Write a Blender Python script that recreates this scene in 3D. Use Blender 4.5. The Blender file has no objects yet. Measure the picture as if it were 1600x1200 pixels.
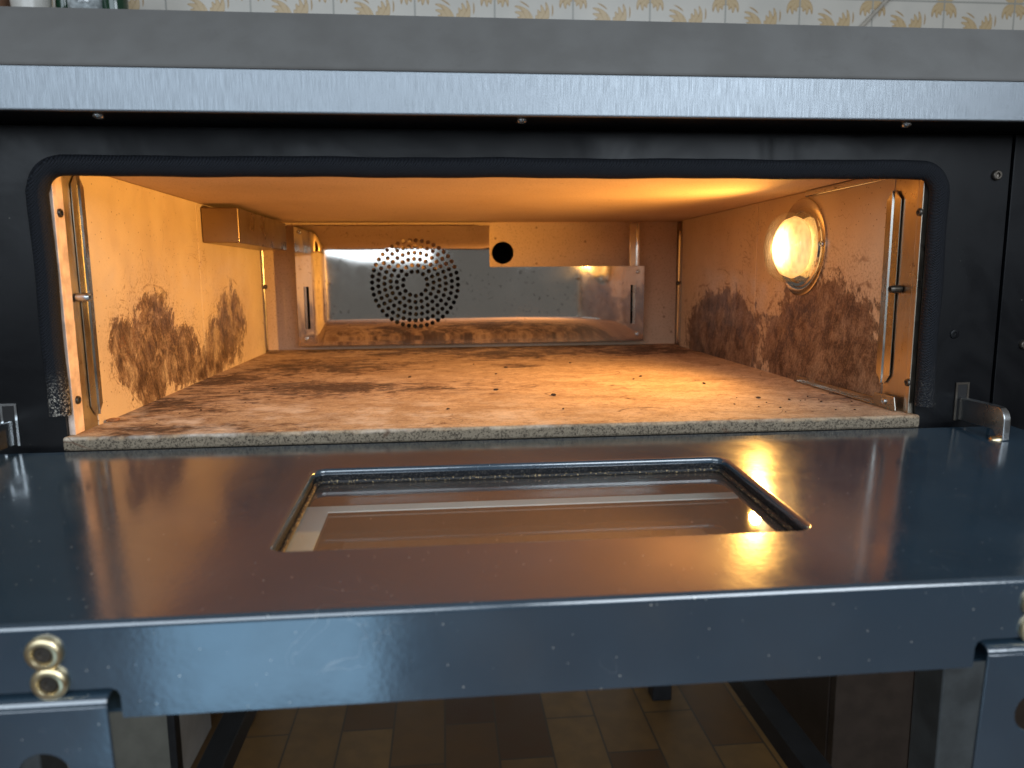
import bpy, bmesh, math, random
from mathutils import Vector, Matrix
random.seed(7)
S = bpy.context.scene
COL = S.collection
PI = math.pi

# ------------------------------------------------------------------ camera
cam = bpy.data.objects.new('camera', bpy.data.cameras.new('camera'))
COL.objects.link(cam)
R_ = Vector((0.9958, -0.0916, -0.0080)); U_ = Vector((0.0212, 0.1445, 0.9893)); F_ = Vector((0.0895, 0.9852, -0.1459))
M = Matrix((R_, U_, -F_)).transposed().to_4x4()
M.translation = Vector((0.2948, -0.5996, 0.1232))
cam.matrix_world = M
cam.data.sensor_width = 36.0
cam.data.lens = 36.0 * 1150 / 1600
cam.data.clip_start = 0.01
cam.data.clip_end = 60
cam.data.dof.use_dof = True
cam.data.dof.focus_distance = 0.72
cam.data.dof.aperture_fstop = 8.0
S.camera = cam

# ------------------------------------------------------------------ world, lamps, exposure
w = bpy.data.worlds.new('World'); S.world = w; w.use_nodes = True
bg = w.node_tree.nodes['Background']
bg.inputs[0].default_value = (1.0, 0.98, 0.95, 1); bg.inputs[1].default_value = 0.105

def area(name, loc, target, sx, sy, power, colr):
    L = bpy.data.lights.new(name, 'AREA'); L.shape = 'RECTANGLE'; L.size = sx; L.size_y = sy
    L.energy = power; L.color = colr
    o = bpy.data.objects.new(name, L); COL.objects.link(o)
    o.location = loc
    o.rotation_euler = (Vector(target) - Vector(loc)).to_track_quat('-Z', 'Y').to_euler()
    return o
# the glazed balcony door behind and left of the photographer, a farther window, then an added reflection lamp
area('balcony_door_daylight', (-0.60, -2.0, 0.88), (0.2, 0.0, 0.1), 2.0, 1.4, 27, (0.76, 0.88, 1.0))
area('window_daylight', (1.15, -1.9, 0.85), (0.1, 0.1, 0.1), 1.2, 1.2, 27, (0.80, 0.90, 1.0))
area('flange_reflection_lamp', (-0.05, -1.25, -0.66), (-0.05, 0.0, -0.60), 0.42, 0.34, .75, (0.36, 0.68, 1.0))  # unseen lamp added for the blue reflection on the door's front flange
# the oven's own lamp
PL = bpy.data.lights.new('oven_bulb_light', 'SPOT'); PL.spot_size = math.radians(172); PL.spot_blend = 1.0
PL.energy = 17.5; PL.color = (1.0, 0.50, 0.105); PL.shadow_soft_size = .007
PL.use_nodes = True; _t = PL.node_tree; _f = _t.nodes.new('ShaderNodeLightFalloff'); _f.inputs['Strength'].default_value = 1.75
_t.links.new(_f.outputs['Linear'], _t.nodes['Emission'].inputs['Strength'])
pl = bpy.data.objects.new('oven_bulb_light', PL); COL.objects.link(pl); pl.location = (0.6655, 0.2131, 0.1515)
pl.rotation_euler = Vector((-1, 0, -.08)).to_track_quat('-Z', 'Y').to_euler()

S.view_settings.view_transform = 'Standard'; S.view_settings.look = 'None'
S.view_settings.exposure = 0.25; S.view_settings.gamma = 1.0; S.view_settings.use_curve_mapping = False
S.render.engine = 'CYCLES'
S.cycles.use_denoising = True
S.cycles.max_bounces = 10; S.cycles.diffuse_bounces = 6; S.cycles.glossy_bounces = 5
S.cycles.transparent_max_bounces = 12
S.cycles.sample_clamp_indirect = 6.0
S.cycles.caustics_reflective = True; S.cycles.blur_glossy = 0.6

# ------------------------------------------------------------------ node helper
class NT:
    def __init__(s, name):
        s.m = bpy.data.materials.new(name); s.m.use_nodes = True
        s.t = s.m.node_tree; s.n = s.t.nodes; s.b = s.n['Principled BSDF']
        tc = s.n.new('ShaderNodeTexCoord'); s.co = tc.outputs['Object']
    def put(s, sock, v):
        if v is None: return
        if isinstance(v, bpy.types.NodeSocket): s.t.links.new(v, sock)
        elif isinstance(v, (tuple, list)):
            v = tuple(v)
            if sock.type == 'RGBA' and len(v) == 3: v = v + (1,)
            sock.default_value = v
        else: sock.default_value = v
    def set(s, **k):
        for a, v in k.items(): s.put(s.b.inputs[a.replace('_', ' ')], v)
        return s
    def math(s, op, a, b=None, c=None, clamp=False):
        n = s.n.new('ShaderNodeMath'); n.operation = op; n.use_clamp = clamp
        s.put(n.inputs[0], a); s.put(n.inputs[1], b); s.put(n.inputs[2], c)
        return n.outputs[0]
    def add(s, a, b): return s.math('ADD', a, b)
    def sub(s, a, b): return s.math('SUBTRACT', a, b)
    def mul(s, a, b): return s.math('MULTIPLY', a, b)
    def mx(s, a, b): return s.math('MAXIMUM', a, b)
    def xyz(s, v=None):
        n = s.n.new('ShaderNodeSeparateXYZ'); s.put(n.inputs[0], v or s.co); return n.outputs
    def comb(s, x, y, z):
        n = s.n.new('ShaderNodeCombineXYZ'); s.put(n.inputs[0], x); s.put(n.inputs[1], y); s.put(n.inputs[2], z); return n.outputs[0]
    def scale(s, sc, rot=(0, 0, 0), loc=(0, 0, 0), v=None):
        n = s.n.new('ShaderNodeMapping'); s.put(n.inputs['Vector'], v or s.co)
        n.inputs['Scale'].default_value = sc; n.inputs['Rotation'].default_value = rot; n.inputs['Location'].default_value = loc
        return n.outputs[0]
    def noise(s, sc, det=4, rough=.55, v=None, dist=0.0):
        n = s.n.new('ShaderNodeTexNoise'); s.put(n.inputs['Vector'], v or s.co)
        n.inputs['Scale'].default_value = sc; n.inputs['Detail'].default_value = det
        n.inputs['Roughness'].default_value = rough; n.inputs['Distortion'].default_value = dist
        return n.outputs[0]
    def voro(s, sc, v=None, feat='F1', out='Distance'):
        n = s.n.new('ShaderNodeTexVoronoi'); n.feature = feat; s.put(n.inputs['Vector'], v or s.co)
        n.inputs['Scale'].default_value = sc
        return n.outputs[out]
    def step(s, v, lo, hi, a=0.0, b=1.0):
        n = s.n.new('ShaderNodeMapRange'); n.interpolation_type = 'SMOOTHSTEP'
        s.put(n.inputs[0], v); n.inputs[1].default_value = lo; n.inputs[2].default_value = hi
        n.inputs[3].default_value = a; n.inputs[4].default_value = b
        return n.outputs[0]
    def mix(s, f, a, b, mode='MIX'):
        n = s.n.new('ShaderNodeMix'); n.data_type = 'RGBA'; n.blend_type = mode
        s.put(n.inputs[0], f); s.put(n.inputs[6], a); s.put(n.inputs[7], b)
        return n.outputs[2]
    def bump(s, h, st, dist=.001):
        n = s.n.new('ShaderNodeBump'); s.put(n.inputs['Height'], h); n.inputs['Strength'].default_value = st
        n.inputs['Distance'].default_value = dist
        s.t.links.new(n.outputs[0], s.b.inputs['Normal']); return n.outputs[0]
    def ell(s, a, b, ca, cb, ra, rb):           # 1 at the middle of an ellipse, 0 on its rim, negative beyond
        p = s.mul(s.sub(a, ca), 1 / ra); q = s.mul(s.sub(b, cb), 1 / rb)
        return s.sub(1.0, s.math('SQRT', s.add(s.mul(p, p), s.mul(q, q))))
    def blobs(s, a, b, L):
        o = None
        for e in L:
            v = s.ell(a, b, *e); o = v if o is None else s.mx(o, v)
        return o

def specks(N, sc, size, dens, v=None):           # sparse round specks: a cell has one only where its random value is high
    d = N.step(N.voro(sc, v), size * .6, size, 1, 0)
    n = N.n.new('ShaderNodeTexVoronoi'); N.put(n.inputs['Vector'], v or N.co); n.inputs['Scale'].default_value = sc
    r = N.xyz(n.outputs['Color'])[0]
    return N.mul(d, N.step(r, 1 - dens, 1 - dens + .01))

# ------------------------------------------------------------------ materials
def mat_wall(name, blobs, seed, ragged=0.0):
    N = NT(name); x, y, z = N.xyz()
    base = N.mix(N.step(N.noise(9, 3), .35, .7), (.62, .50, .35), (.54, .42, .29))
    fine = N.noise(900, 2, .6)
    base = N.mix(N.step(fine, .60, .74, 0, .55), base, (.25, .15, .09))
    sp = specks(N, 190, .16, .10)
    base = N.mix(N.mul(sp, .8), base, (.10, .05, .03))
    # burnt smudges wiped across the panel: they have a place and a ragged outline of their own
    wv = N.comb(seed, N.add(y, N.mul(N.noise(22, 3), .03)), z)
    big = N.noise(24, 5, .66, wv, .9)
    hair = N.noise(75, 5, .74, N.scale((1, 1.6, .8), v=N.scale((1, 1, 1), rot=(.6, 0, 0))), .5)
    stroke = N.noise(60, 4, .7, N.scale((1, 3.2, .7), v=N.scale((1, 1, 1), rot=(-.45, 0, 0), loc=(seed, 0, 0))), .4)
    blot = N.noise(34, 5, .7, N.scale((1, 1, 1), loc=(seed, 2, 0)), .4)
    m = N.add(N.blobs(y, z, blobs), N.mul(N.sub(big, .5), 1.15 + ragged))
    m = N.add(N.add(m, .18), N.mul(N.sub(hair, .5), .9 + ragged))
    arc = N.math('SINE', N.add(N.mul(N.blobs(y, z, blobs), 26), N.mul(N.noise(14, 3, .5, wv, .3), 14)))
    arc = N.mul(N.step(arc, .72, .99), N.mul(N.step(m, -.50, -.05), N.step(N.noise(40, 4, .65), .46, .60)))
    fine2 = N.step(N.noise(420, 3, .7), .34, .66)
    halo = N.mx(N.mul(N.step(m, .0, .24), N.step(blot, .30, .55, .62 - ragged * .5, 1.0)), N.mul(arc, .7))
    core = N.mx(N.mul(N.step(m, .10, .50), N.add(N.mul(N.step(stroke, .36, .62), .55), N.mul(N.step(blot, .42, .62), .55))),
                N.mul(N.mul(N.step(m, .05, .14), N.step(m, .16, .34, 1, 0)), N.mul(N.step(stroke, .40, .58), .8)))
    dustm = N.mul(N.step(m, -.75, .05), N.step(N.noise(330, 4, .75), .46, .62))
    base = N.mix(N.mul(dustm, .42), base, (.16, .075, .04))
    base = N.mix(N.mul(halo, N.add(.64, N.mul(fine2, .30))), base, (.115, .048, .024))
    base = N.mix(N.mul(core, N.add(.66, N.mul(fine2, .3))), base, (.028, .014, .010))
    # thin scratches and scuffs
    sv = N.noise(13, 3, .6, N.scale((1, 1, 1), rot=(.5, 0, 0), loc=(seed, .3, 0)), 1.6)
    line = N.step(N.math('ABSOLUTE', N.sub(sv, .5)), .0, .006, 1, 0)
    line = N.mul(line, N.step(N.noise(10, 2), .56, .66))
    base = N.mix(N.mul(line, .75), base, (.15, .06, .025))
    N.set(Base_Color=base, Roughness=N.step(N.noise(40, 3), .3, .7, .42, .6), Metallic=.15, Specular_IOR_Level=.35)
    N.bump(N.add(fine, N.mul(N.noise(60, 3), .6)), .12, .0006)
    return N.m

def mat_stone():
    N = NT('refractory_stone'); x, y, z = N.xyz()
    st = N.noise(16, 6, .66, N.scale((1.0, 1.6, 1)), .9)
    st2 = N.noise(44, 5, .72, N.scale((1, 1.7, 1), rot=(0, 0, .06)), 1.0)
    base = N.mix(N.step(st, .32, .68), (.41, .28, .165), (.60, .44, .285))
    base = N.mix(N.step(st2, .52, .72, 0, .6), base, (.27, .16, .10))
    big = N.noise(10, 6, .72, N.scale((1, 1.25, 1)), 1.6)
    place = N.blobs(x, y, [(.13, .44, .14, .12), (.43, .56, .20, .10), (.0, .12, .14, .09), (.02, .30, .10, .10), (.62, .58, .12, .1),
                           (.30, .64, .36, .06), (.06, .02, .10, .03), (.16, .23, .2, .07), (.69, .09, .05, .05), (.20, .60, .10, .07), (.36, .66, .16, .04), (.52, .64, .1, .05), (.40, .40, .04, .03)])
    m = N.add(N.mul(N.mx(place, -.45), .9), N.mul(N.sub(big, .5), 3.4))
    m = N.add(m, N.mul(N.sub(st2, .5), 3.4))
    base = N.mix(N.step(m, -.10, .50, 0, .66), base, (.16, .080, .042))
    base = N.mix(N.step(m, .34, .74, 0, .85), base, (.040, .024, .018))
    st3 = N.noise(120, 4, .75, N.scale((1, 1.6, 1), rot=(0, 0, -.04)), .6)
    base = N.mix(N.step(st3, .50, .66, 0, .55), base, (.19, .11, .075))
    base = N.mix(N.step(st3, .32, .46, .35, 0), base, (.72, .58, .43))
    fine = N.noise(520, 3, .7)
    base = N.mix(N.step(fine, .50, .68, 0, .6), base, (.15, .09, .065))
    pale = N.step(N.noise(15, 5, .7), .46, .64, 0, .6)
    base = N.mix(N.mul(N.mul(pale, N.step(x, .25, .5, 1, .25)), N.step(y, .03, .22, 1, .10)), base, (.80, .73, .64))  # daylight at the front left painted into the stone as a pale tone
    # raw pale grey cut edge of the slab with dark grit
    edge = N.mix(N.step(N.noise(640, 3, .7), .42, .66), (.215, .175, .125), (.045, .034, .025))
    en = N.add(z, N.mul(N.sub(N.noise(90, 3), .5), .006))
    front = N.mul(N.step(y, -.0035, .001, 1, 0), N.step(en, -.0035, -.0005, 1, .25))
    base = N.mix(front, base, edge)
    ln = N.step(N.math('ABSOLUTE', N.sub(N.noise(5, 2, .5, N.scale((1, 1, 1), rot=(0, 0, .4)), .4), .5)), 0, .004, 1, 0)
    base = N.mix(N.mul(N.mul(ln, N.step(N.noise(14, 2), .54, .6)), .7), base, (.10, .05, .03))
    l2 = N.step(N.math('ABSOLUTE', N.sub(N.noise(11, 2, .5, N.scale((1, 1.4, 1), rot=(0, 0, 1.1), loc=(3, 1, 0)), .3), .5)), 0, .0035, 1, 0)
    base = N.mix(N.mul(N.mul(l2, N.step(N.noise(17, 3), .52, .60)), .7), base, (.09, .045, .028))
    base = N.mix(N.mul(specks(N, 120, .12, .05), .85), base, (.05, .03, .022))
    N.set(Base_Color=base, Roughness=.82, Specular_IOR_Level=.25)
    N.bump(N.add(fine, N.mul(st2, 1.5)), .35, .0008)
    return N.m

def mat_ceiling():
    N = NT('ceiling_stone')
    base = N.mix(N.step(N.noise(6, 4), .35, .7), (.62, .46, .33), (.54, .39, .27))
    fine = N.noise(430, 3, .7)
    base = N.mix(N.step(fine, .53, .70, 0, .6), base, (.26, .15, .09))
    base = N.mix(N.mul(specks(N, 70, .2, .08, N.scale((1, 2.2, 1))), .6), base, (.14, .07, .04))
    N.set(Base_Color=base, Roughness=.8, Specular_IOR_Level=.2)
    N.bump(N.add(fine, N.mul(N.noise(18, 4), 2)), .3, .0008)
    return N.m

def mat_steel(name, colr=(.62, .60, .57), rough=.17, wav=.0, streak=None, spots=0.0, metal=1.0, spotcol=(.16, .12, .09), rv=.25):
    N = NT(name)
    base = colr
    if streak:
        sn = N.noise(1.0, 3, .6, N.scale(streak))
        base = N.mix(N.step(sn, .3, .7), tuple(c * .975 for c in colr), tuple(min(1, c * 1.02) for c in colr))
        rr = N.step(sn, .3, .7, rough * .85, rough * 1.25)
    else:
        rr = N.step(N.noise(30, 4), .3, .7, rough * (1 - rv), rough * (1 + rv))
    if spots:
        sp = N.step(N.noise(150, 3, .6), .60, .66)
        sp = N.mul(sp, N.step(N.noise(14, 3), .40, .62))
        base = N.mix(N.mul(sp, spots), base, spotcol)
    N.set(Base_Color=base, Metallic=metal, Roughness=rr)
    h = None
    if wav: h = N.mul(N.noise(5, 2, .4), wav)
    if streak and streak[0] > 100: h = N.mul(sn, .12) if h is None else N.add(h, N.mul(sn, .02))
    if h is not None: N.bump(h, .6 if not wav else 1.0, .0012 if not wav else .02)
    return N.m

def mat_paint(name, colr=(.022, .042, .062), rough=.14, dust=.05, spec=.8, ior=1.9, scr=.22):
    N = NT(name)
    base = N.mix(N.step(N.noise(8, 4), .35, .7), colr, tuple(c * 1.35 for c in colr))
    d = N.mx(N.mx(N.mul(specks(N, 230, .12, dust * .6), .8), N.mul(specks(N, 430, .20, dust * .9), .55)), N.mul(specks(N, 85, .055, dust), .8))
    sc = N.noise(16, 2, .5, N.scale((1, 1, 1), rot=(0, 0, .8)), 2.0)
    sl = N.mul(N.step(N.math('ABSOLUTE', N.sub(sc, .5)), 0, .0035, 1, 0), N.step(N.noise(9, 2, .5), .56, .66))
    base = N.mix(N.mul(d, .8), base, (.62, .58, .50))
    base = N.mix(N.mul(sl, scr), base, (.40, .38, .36))
    smear = N.noise(12, 4, .6, None, 1.0)
    N.set(Base_Color=base, Roughness=N.step(smear, .3, .75, rough * .8, rough * 1.4), Specular_IOR_Level=spec, IOR=ior)
    peel = N.add(N.add(N.noise(330, 2, .5), N.mul(N.noise(45, 2), 1.2)), N.mul(N.noise(7, 2), 7))
    N.bump(peel, .035, .001)
    return N.m

def mat_plain(name, colr, rough=.5, metal=0.0, var=.25, sc=30, **k):
    N = NT(name)
    N.set(Base_Color=N.mix(N.step(N.noise(sc, 4), .3, .7), tuple(c * (1 - var) for c in colr), tuple(min(1, c * (1 + var)) for c in colr)), Roughness=rough, Metallic=metal)
    for a, v in k.items(): N.put(N.b.inputs[a.replace('_', ' ')], v)
    return N.m

def mat_gasket():
    N = NT('braided_gasket'); x, y, z = N.xyz()
    br = N.math('SINE', N.mul(N.add(x, z), 3200)); br2 = N.math('SINE', N.mul(N.sub(N.sub(z, x), N.mul(y, 3)), 3200))
    rib = N.math('SINE', N.mul(N.add(N.sub(y, z), x), 2300))
    h = N.add(N.mx(br, br2), N.mul(rib, .6))
    base = N.mix(N.step(h, -.5, 1.4), (.0020, .0022, .0030), (.012, .014, .019))
    # flour caught in the braid near the bottom of both ends
    fl = N.mul(N.mul(N.step(N.noise(700, 3, .75), .50, .64), N.step(x, .1, .2, 1, .15)), N.step(N.add(z, N.mul(N.noise(40, 4), .08)), .045, .105, 1, 0))
    base = N.mix(N.mul(fl, .75), base, (.55, .50, .42))
    N.set(Base_Color=base, Roughness=.65, Specular_IOR_Level=.18)
    N.bump(h, .5, .0006)
    return N.m

def mat_tiles():
    N = NT('kitchen_tiles'); x, y, z = N.xyz()
    P = .1685
    u = N.sub(N.math('FRACT', N.mul(N.add(x, .259 + P * 10), 1 / P)), .5)
    v = N.sub(N.math('FRACT', N.mul(N.add(z, -.722 + P * 10), 1 / P)), .5)
    def rosette(u, v, rad, k):
        r = N.math('SQRT', N.add(N.mul(u, u), N.mul(v, v))); a = N.math('ARCTAN2', u, v)
        leaf = N.math('POWER', N.math('ABSOLUTE', N.math('SINE', N.mul(a, k))), .5)
        lob = N.add(.86, N.mul(N.math('SINE', N.add(N.mul(a, k * 8), N.mul(r, 60))), .14))
        lim = N.mul(N.mul(leaf, lob), rad)
        ins = N.sub(lim, r)
        fill = N.step(ins, 0, .02)
        rim = N.mul(fill, N.step(ins, .02, .045, 1, 0))
        vein = N.step(N.math('ABSOLUTE', N.math('SINE', N.mul(a, k * 4))), .0, .3, 1, 0)
        return fill, N.mul(fill, N.mx(rim, N.mul(vein, .7)))
    f1, r1 = rosette(u, v, .43, 3)
    uc = N.sub(.5, N.math('ABSOLUTE', u)); vc = N.sub(.5, N.math('ABSOLUTE', v))
    f2, r2 = rosette(uc, vc, .27, 2)
    base = N.mix(N.step(N.noise(9, 3), .3, .7), (.64, .60, .53), (.57, .54, .48))
    base = N.mix(N.mul(N.mx(f1, f2), .75), base, (.56, .38, .16))
    base = N.mix(N.mul(N.mx(r1, r2), .7), base, (.30, .16, .05))
    g = N.step(N.math('MINIMUM', uc, vc), .008, .013, 1, 0)
    base = N.mix(g, base, (.36, .35, .31))
    N.set(Base_Color=base, Roughness=.3)
    N.bump(N.sub(1.0, g), .3, .001)
    return N.m

def mat_floor():
    N = NT('floor_tiles')
    v = N.scale((1, 1, 1), rot=(0, 0, PI / 2), loc=(.115, 0.056, 0))
    n = N.n.new('ShaderNodeTexBrick'); N.put(n.inputs['Vector'], v)
    n.offset = .5; n.inputs['Scale'].default_value = 1.0
    n.inputs['Brick Width'].default_value = .26; n.inputs['Row Height'].default_value = .111; n.inputs['Mortar Size'].default_value = .0022
    n.inputs['Color1'].default_value = (.060, .020, .006, 1); n.inputs['Color2'].default_value = (.20, .108, .036, 1); n.inputs['Mortar'].default_value = (.05, .035, .022, 1)
    base = N.mix(N.step(N.noise(25, 4), .3, .7, 0, .35), n.outputs['Color'], (.075, .043, .02))
    N.set(Base_Color=base, Roughness=.4)
    return N.m

def mat_glass_pane(name, tint=(.9, .95, .95), ior=1.7, rough=.03):
    m = bpy.data.materials.new(name); m.use_nodes = True; t = m.node_tree; n = t.nodes
    n.remove(n['Principled BSDF']); out = n['Material Output']
    tr = n.new('ShaderNodeBsdfTransparent'); tr.inputs[0].default_value = (*tint, 1)
    gl = n.new('ShaderNodeBsdfGlossy'); gl.inputs['Roughness'].default_value = rough; gl.inputs[0].default_value = (1, 1, 1, 1)
    fr = n.new('ShaderNodeFresnel'); fr.inputs[0].default_value = ior
    ge = n.new('ShaderNodeNewGeometry'); iv = n.new('ShaderNodeMath'); iv.operation = 'SUBTRACT'; iv.inputs[0].default_value = 1; t.links.new(ge.outputs['Backfacing'], iv.inputs[1])
    fm = n.new('ShaderNodeMath'); fm.operation = 'MULTIPLY'; t.links.new(fr.outputs[0], fm.inputs[0]); t.links.new(iv.outputs[0], fm.inputs[1])
    mx = n.new('ShaderNodeMixShader'); t.links.new(fm.outputs[0], mx.inputs[0]); t.links.new(tr.outputs[0], mx.inputs[1]); t.links.new(gl.outputs[0], mx.inputs[2])
    # a thin film of dust and crumbs on the glass
    tc = n.new('ShaderNodeTexCoord'); v = n.new('ShaderNodeTexVoronoi'); v.inputs['Scale'].default_value = 130; t.links.new(tc.outputs['Object'], v.inputs['Vector'])
    mr = n.new('ShaderNodeMapRange'); t.links.new(v.outputs['Distance'], mr.inputs[0]); mr.inputs[1].default_value = .05; mr.inputs[2].default_value = .09; mr.inputs[3].default_value = .8; mr.inputs[4].default_value = 0.0
    sx = n.new('ShaderNodeSeparateXYZ'); t.links.new(v.outputs['Color'], sx.inputs[0])
    gt = n.new('ShaderNodeMath'); gt.operation = 'GREATER_THAN'; t.links.new(sx.outputs[0], gt.inputs[0]); gt.inputs[1].default_value = .86
    mu = n.new('ShaderNodeMath'); mu.operation = 'MULTIPLY'; t.links.new(mr.outputs[0], mu.inputs[0]); t.links.new(gt.outputs[0], mu.inputs[1])
    ad = n.new('ShaderNodeMath'); ad.operation = 'ADD'; t.links.new(mu.outputs[0], ad.inputs[0]); ad.inputs[1].default_value = .07
    df = n.new('ShaderNodeBsdfDiffuse'); df.inputs[0].default_value = (.52, .38, .30, 1)
    m2 = n.new('ShaderNodeMixShader'); t.links.new(ad.outputs[0], m2.inputs[0]); t.links.new(mx.outputs[0], m2.inputs[1]); t.links.new(df.outputs[0], m2.inputs[2])
    t.links.new(m2.outputs[0], out.inputs[0])
    return m

def mat_dome():
    m = bpy.data.materials.new('ribbed_lamp_glass'); m.use_nodes = True; t = m.node_tree; n = t.nodes
    n.remove(n['Principled BSDF']); out = n['Material Output']
    tc = n.new('ShaderNodeTexCoord'); wv = n.new('ShaderNodeTexWave'); wv.inputs['Scale'].default_value = 60; wv.bands_direction = 'Y'; wv.inputs['Distortion'].default_value = 2.0; wv.inputs['Detail Scale'].default_value = 2
    t.links.new(tc.outputs['Object'], wv.inputs['Vector'])
    bp = n.new('ShaderNodeBump'); bp.inputs['Strength'].default_value = .5; bp.inputs['Distance'].default_value = .001; t.links.new(wv.outputs['Fac'], bp.inputs['Height'])
    tr = n.new('ShaderNodeBsdfTransparent'); tr.inputs[0].default_value = (.97, .95, .90, 1)
    tl = n.new('ShaderNodeBsdfTranslucent'); tl.inputs[0].default_value = (.9, .86, .78, 1); t.links.new(bp.outputs[0], tl.inputs['Normal'])
    gl = n.new('ShaderNodeBsdfGlossy'); gl.inputs['Roughness'].default_value = .08; t.links.new(bp.outputs[0], gl.inputs['Normal'])
    fr = n.new('ShaderNodeFresnel'); fr.inputs[0].default_value = 1.5; t.links.new(bp.outputs[0], fr.inputs['Normal'])
    a = n.new('ShaderNodeMixShader'); a.inputs[0].default_value = .075; t.links.new(tr.outputs[0], a.inputs[1]); t.links.new(tl.outputs[0], a.inputs[2])
    ge = n.new('ShaderNodeNewGeometry'); iv = n.new('ShaderNodeMath'); iv.operation = 'SUBTRACT'; iv.inputs[0].default_value = 1; t.links.new(ge.outputs['Backfacing'], iv.inputs[1])
    fm = n.new('ShaderNodeMath'); fm.operation = 'MULTIPLY'; t.links.new(fr.outputs[0], fm.inputs[0]); t.links.new(iv.outputs[0], fm.inputs[1])
    b = n.new('ShaderNodeMixShader'); t.links.new(fm.outputs[0], b.inputs[0]); t.links.new(a.outputs[0], b.inputs[1]); t.links.new(gl.outputs[0], b.inputs[2])
    t.links.new(b.outputs[0], out.inputs[0])
    return m

def mat_bulb():                                           # frosted bulb: white-hot in the middle, dimmer towards its rim
    N = NT('glowing_frosted_bulb'); x, y, z = N.xyz()
    dy = N.sub(y, .2131); dz = N.sub(z, .152)
    d = N.math('SQRT', N.add(N.mul(dy, dy), N.mul(dz, dz)))
    rib = N.step(N.noise(260, 2, .5, N.scale((1, 1, .25))), .35, .65, .75, 1.15)
    e = N.mul(N.add(N.step(d, .006, .0325, 7.0, 0), .9), rib)
    N.set(Base_Color=(.85, .78, .62), Roughness=.4, Emission_Color=N.mix(N.step(d, .008, .029), (1, .78, .42), (1, .55, .16)), Emission_Strength=e)
    return N.m

MAT = dict(
    wall_l=mat_wall('scorched_wall_panel', [(.110, .060, .030, .030), (.185, .062, .055, .046), (.255, .038, .060, .034), (.165, .030, .045, .030), (.400, .036, .06, .030), (.455, .054, .055, .048), (.33, .020, .10, .020)], 3.1, .9),
    wall_r=mat_wall('heavily_scorched_wall_panel', [(.455, .030, .135, .066), (.160, .030, .125, .080), (.235, .030, .06, .05), (.10, .028, .07, .045)], 7.7),
    stone=mat_stone(), ceil=mat_ceiling(),
    steel=mat_steel('polished_steel', (.66, .63, .58), .12, spots=.7, wav=.02),
    cover=mat_steel('polished_fan_cover_steel', (.74, .70, .64), .055, wav=.10, spots=.5),
    strip=mat_steel('grimy_polished_steel', (.42, .40, .36), .24, spots=.6),
    recess=mat_steel('stained_steel', (.46, .40, .32), .36, spots=.8),
    duct=mat_steel('browned_steel', (.30, .22, .14), .34, spots=.4),
    lip=mat_steel('vertically_brushed_steel', (.20, .22, .24), .42, streak=(2200, 1, 60)),
    hood=mat_steel('dull_brushed_steel', (.37, .37, .365), .52, spots=.12, spotcol=(.25, .24, .23), rv=.04),
    zinc=mat_steel('zinc_plated_steel', (.52, .54, .55), .28, spots=.3),
    bronze=mat_steel('yellow_zinc_plating', (.82, .68, .42), .34),
    rust=mat_plain('bare_pinkish_steel', (.70, .54, .44), .5, .2, sc=60),
    paint=mat_paint('dark_blue_gloss_paint'),
    plate=mat_paint('black_satin_paint', (.0022, .0024, .0032), .36, .006, spec=.20, ior=1.5, scr=0),
    dark=mat_plain('cavity_shade_black', (.006, .005, .005), .8),  # near-black colour that paints the shade inside openings
    gasket=mat_gasket(),
    black=mat_plain('black_stand_paint', (.010, .011, .013), .45),
    grey=mat_plain('dark_grey_stand_paint', (.050, .056, .058), .45),
    pane=mat_glass_pane('oven_window_glass'), pane2=mat_glass_pane('inner_window_glass', (.55, .42, .36), 1.5, .05),
    frame=mat_plain('pale_spacer_frame', (.85, .80, .74), .45, 0, .04),
    dome=mat_dome(), bulb=mat_bulb(),
    tiles=mat_tiles(), floor=mat_floor(),
    cab=mat_plain('olive_grey_cabinet', (.15, .145, .12), .5, 0, .1), cabside=mat_plain('pale_cabinet_side', (.55, .53, .50), .5, 0, .05),
    cabdark=mat_plain('dark_brown_cabinet', (.040, .028, .021), .5, 0, .15),
    crumb=mat_plain('burnt_crumb', (.05, .028, .015), .8), crumbp=mat_plain('toasted_crumb', (.30, .13, .05), .8),
    wood=mat_plain('pale_rod', (.42, .38, .32), .5),
    greenglass=mat_plain('dark_green_glass', (.010, .045, .022), .08, 0, .1, Specular_IOR_Level=.8),
    clear=mat_plain('clear_grey_glass', (.42, .46, .47), .08, 0, .5, sc=55, Specular_IOR_Level=.8),
    white=mat_plain('white_pot_glaze', (.62, .60, .55), .3, 0, .1), brown=mat_plain('brown_pot_clay', (.20, .10, .055), .6),
    soot=mat_plain('dark_screw_steel', (.10, .085, .07), .35, .8),
)

# ------------------------------------------------------------------ mesh helpers
def bm_box(bm, x0, x1, y0, y1, z0, z1):
    vs = [bm.verts.new((x, y, z)) for x in (x0, x1) for y in (y0, y1) for z in (z0, z1)]
    for f in ((0, 1, 3, 2), (4, 6, 7, 5), (0, 4, 5, 1), (2, 3, 7, 6), (0, 2, 6, 4), (1, 5, 7, 3)):
        bm.faces.new([vs[i] for i in f])
def bm_lathe(bm, prof, org, axis, seg=32, cap=True):    # prof: (radius, height along the axis)
    q = Vector((0, 0, 1)).rotation_difference(Vector(axis)); org = Vector(org); rings = []
    for r, h in prof:
        rings.append([bm.verts.new(org + q @ Vector((r * math.cos(2 * PI * k / seg), r * math.sin(2 * PI * k / seg), h))) for k in range(seg)])
    for a, b in zip(rings, rings[1:]):
        for k in range(seg): bm.faces.new((a[k], a[(k + 1) % seg], b[(k + 1) % seg], b[k]))
    if cap: bm.faces.new(rings[-1]); bm.faces.new(rings[0][::-1])
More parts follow.
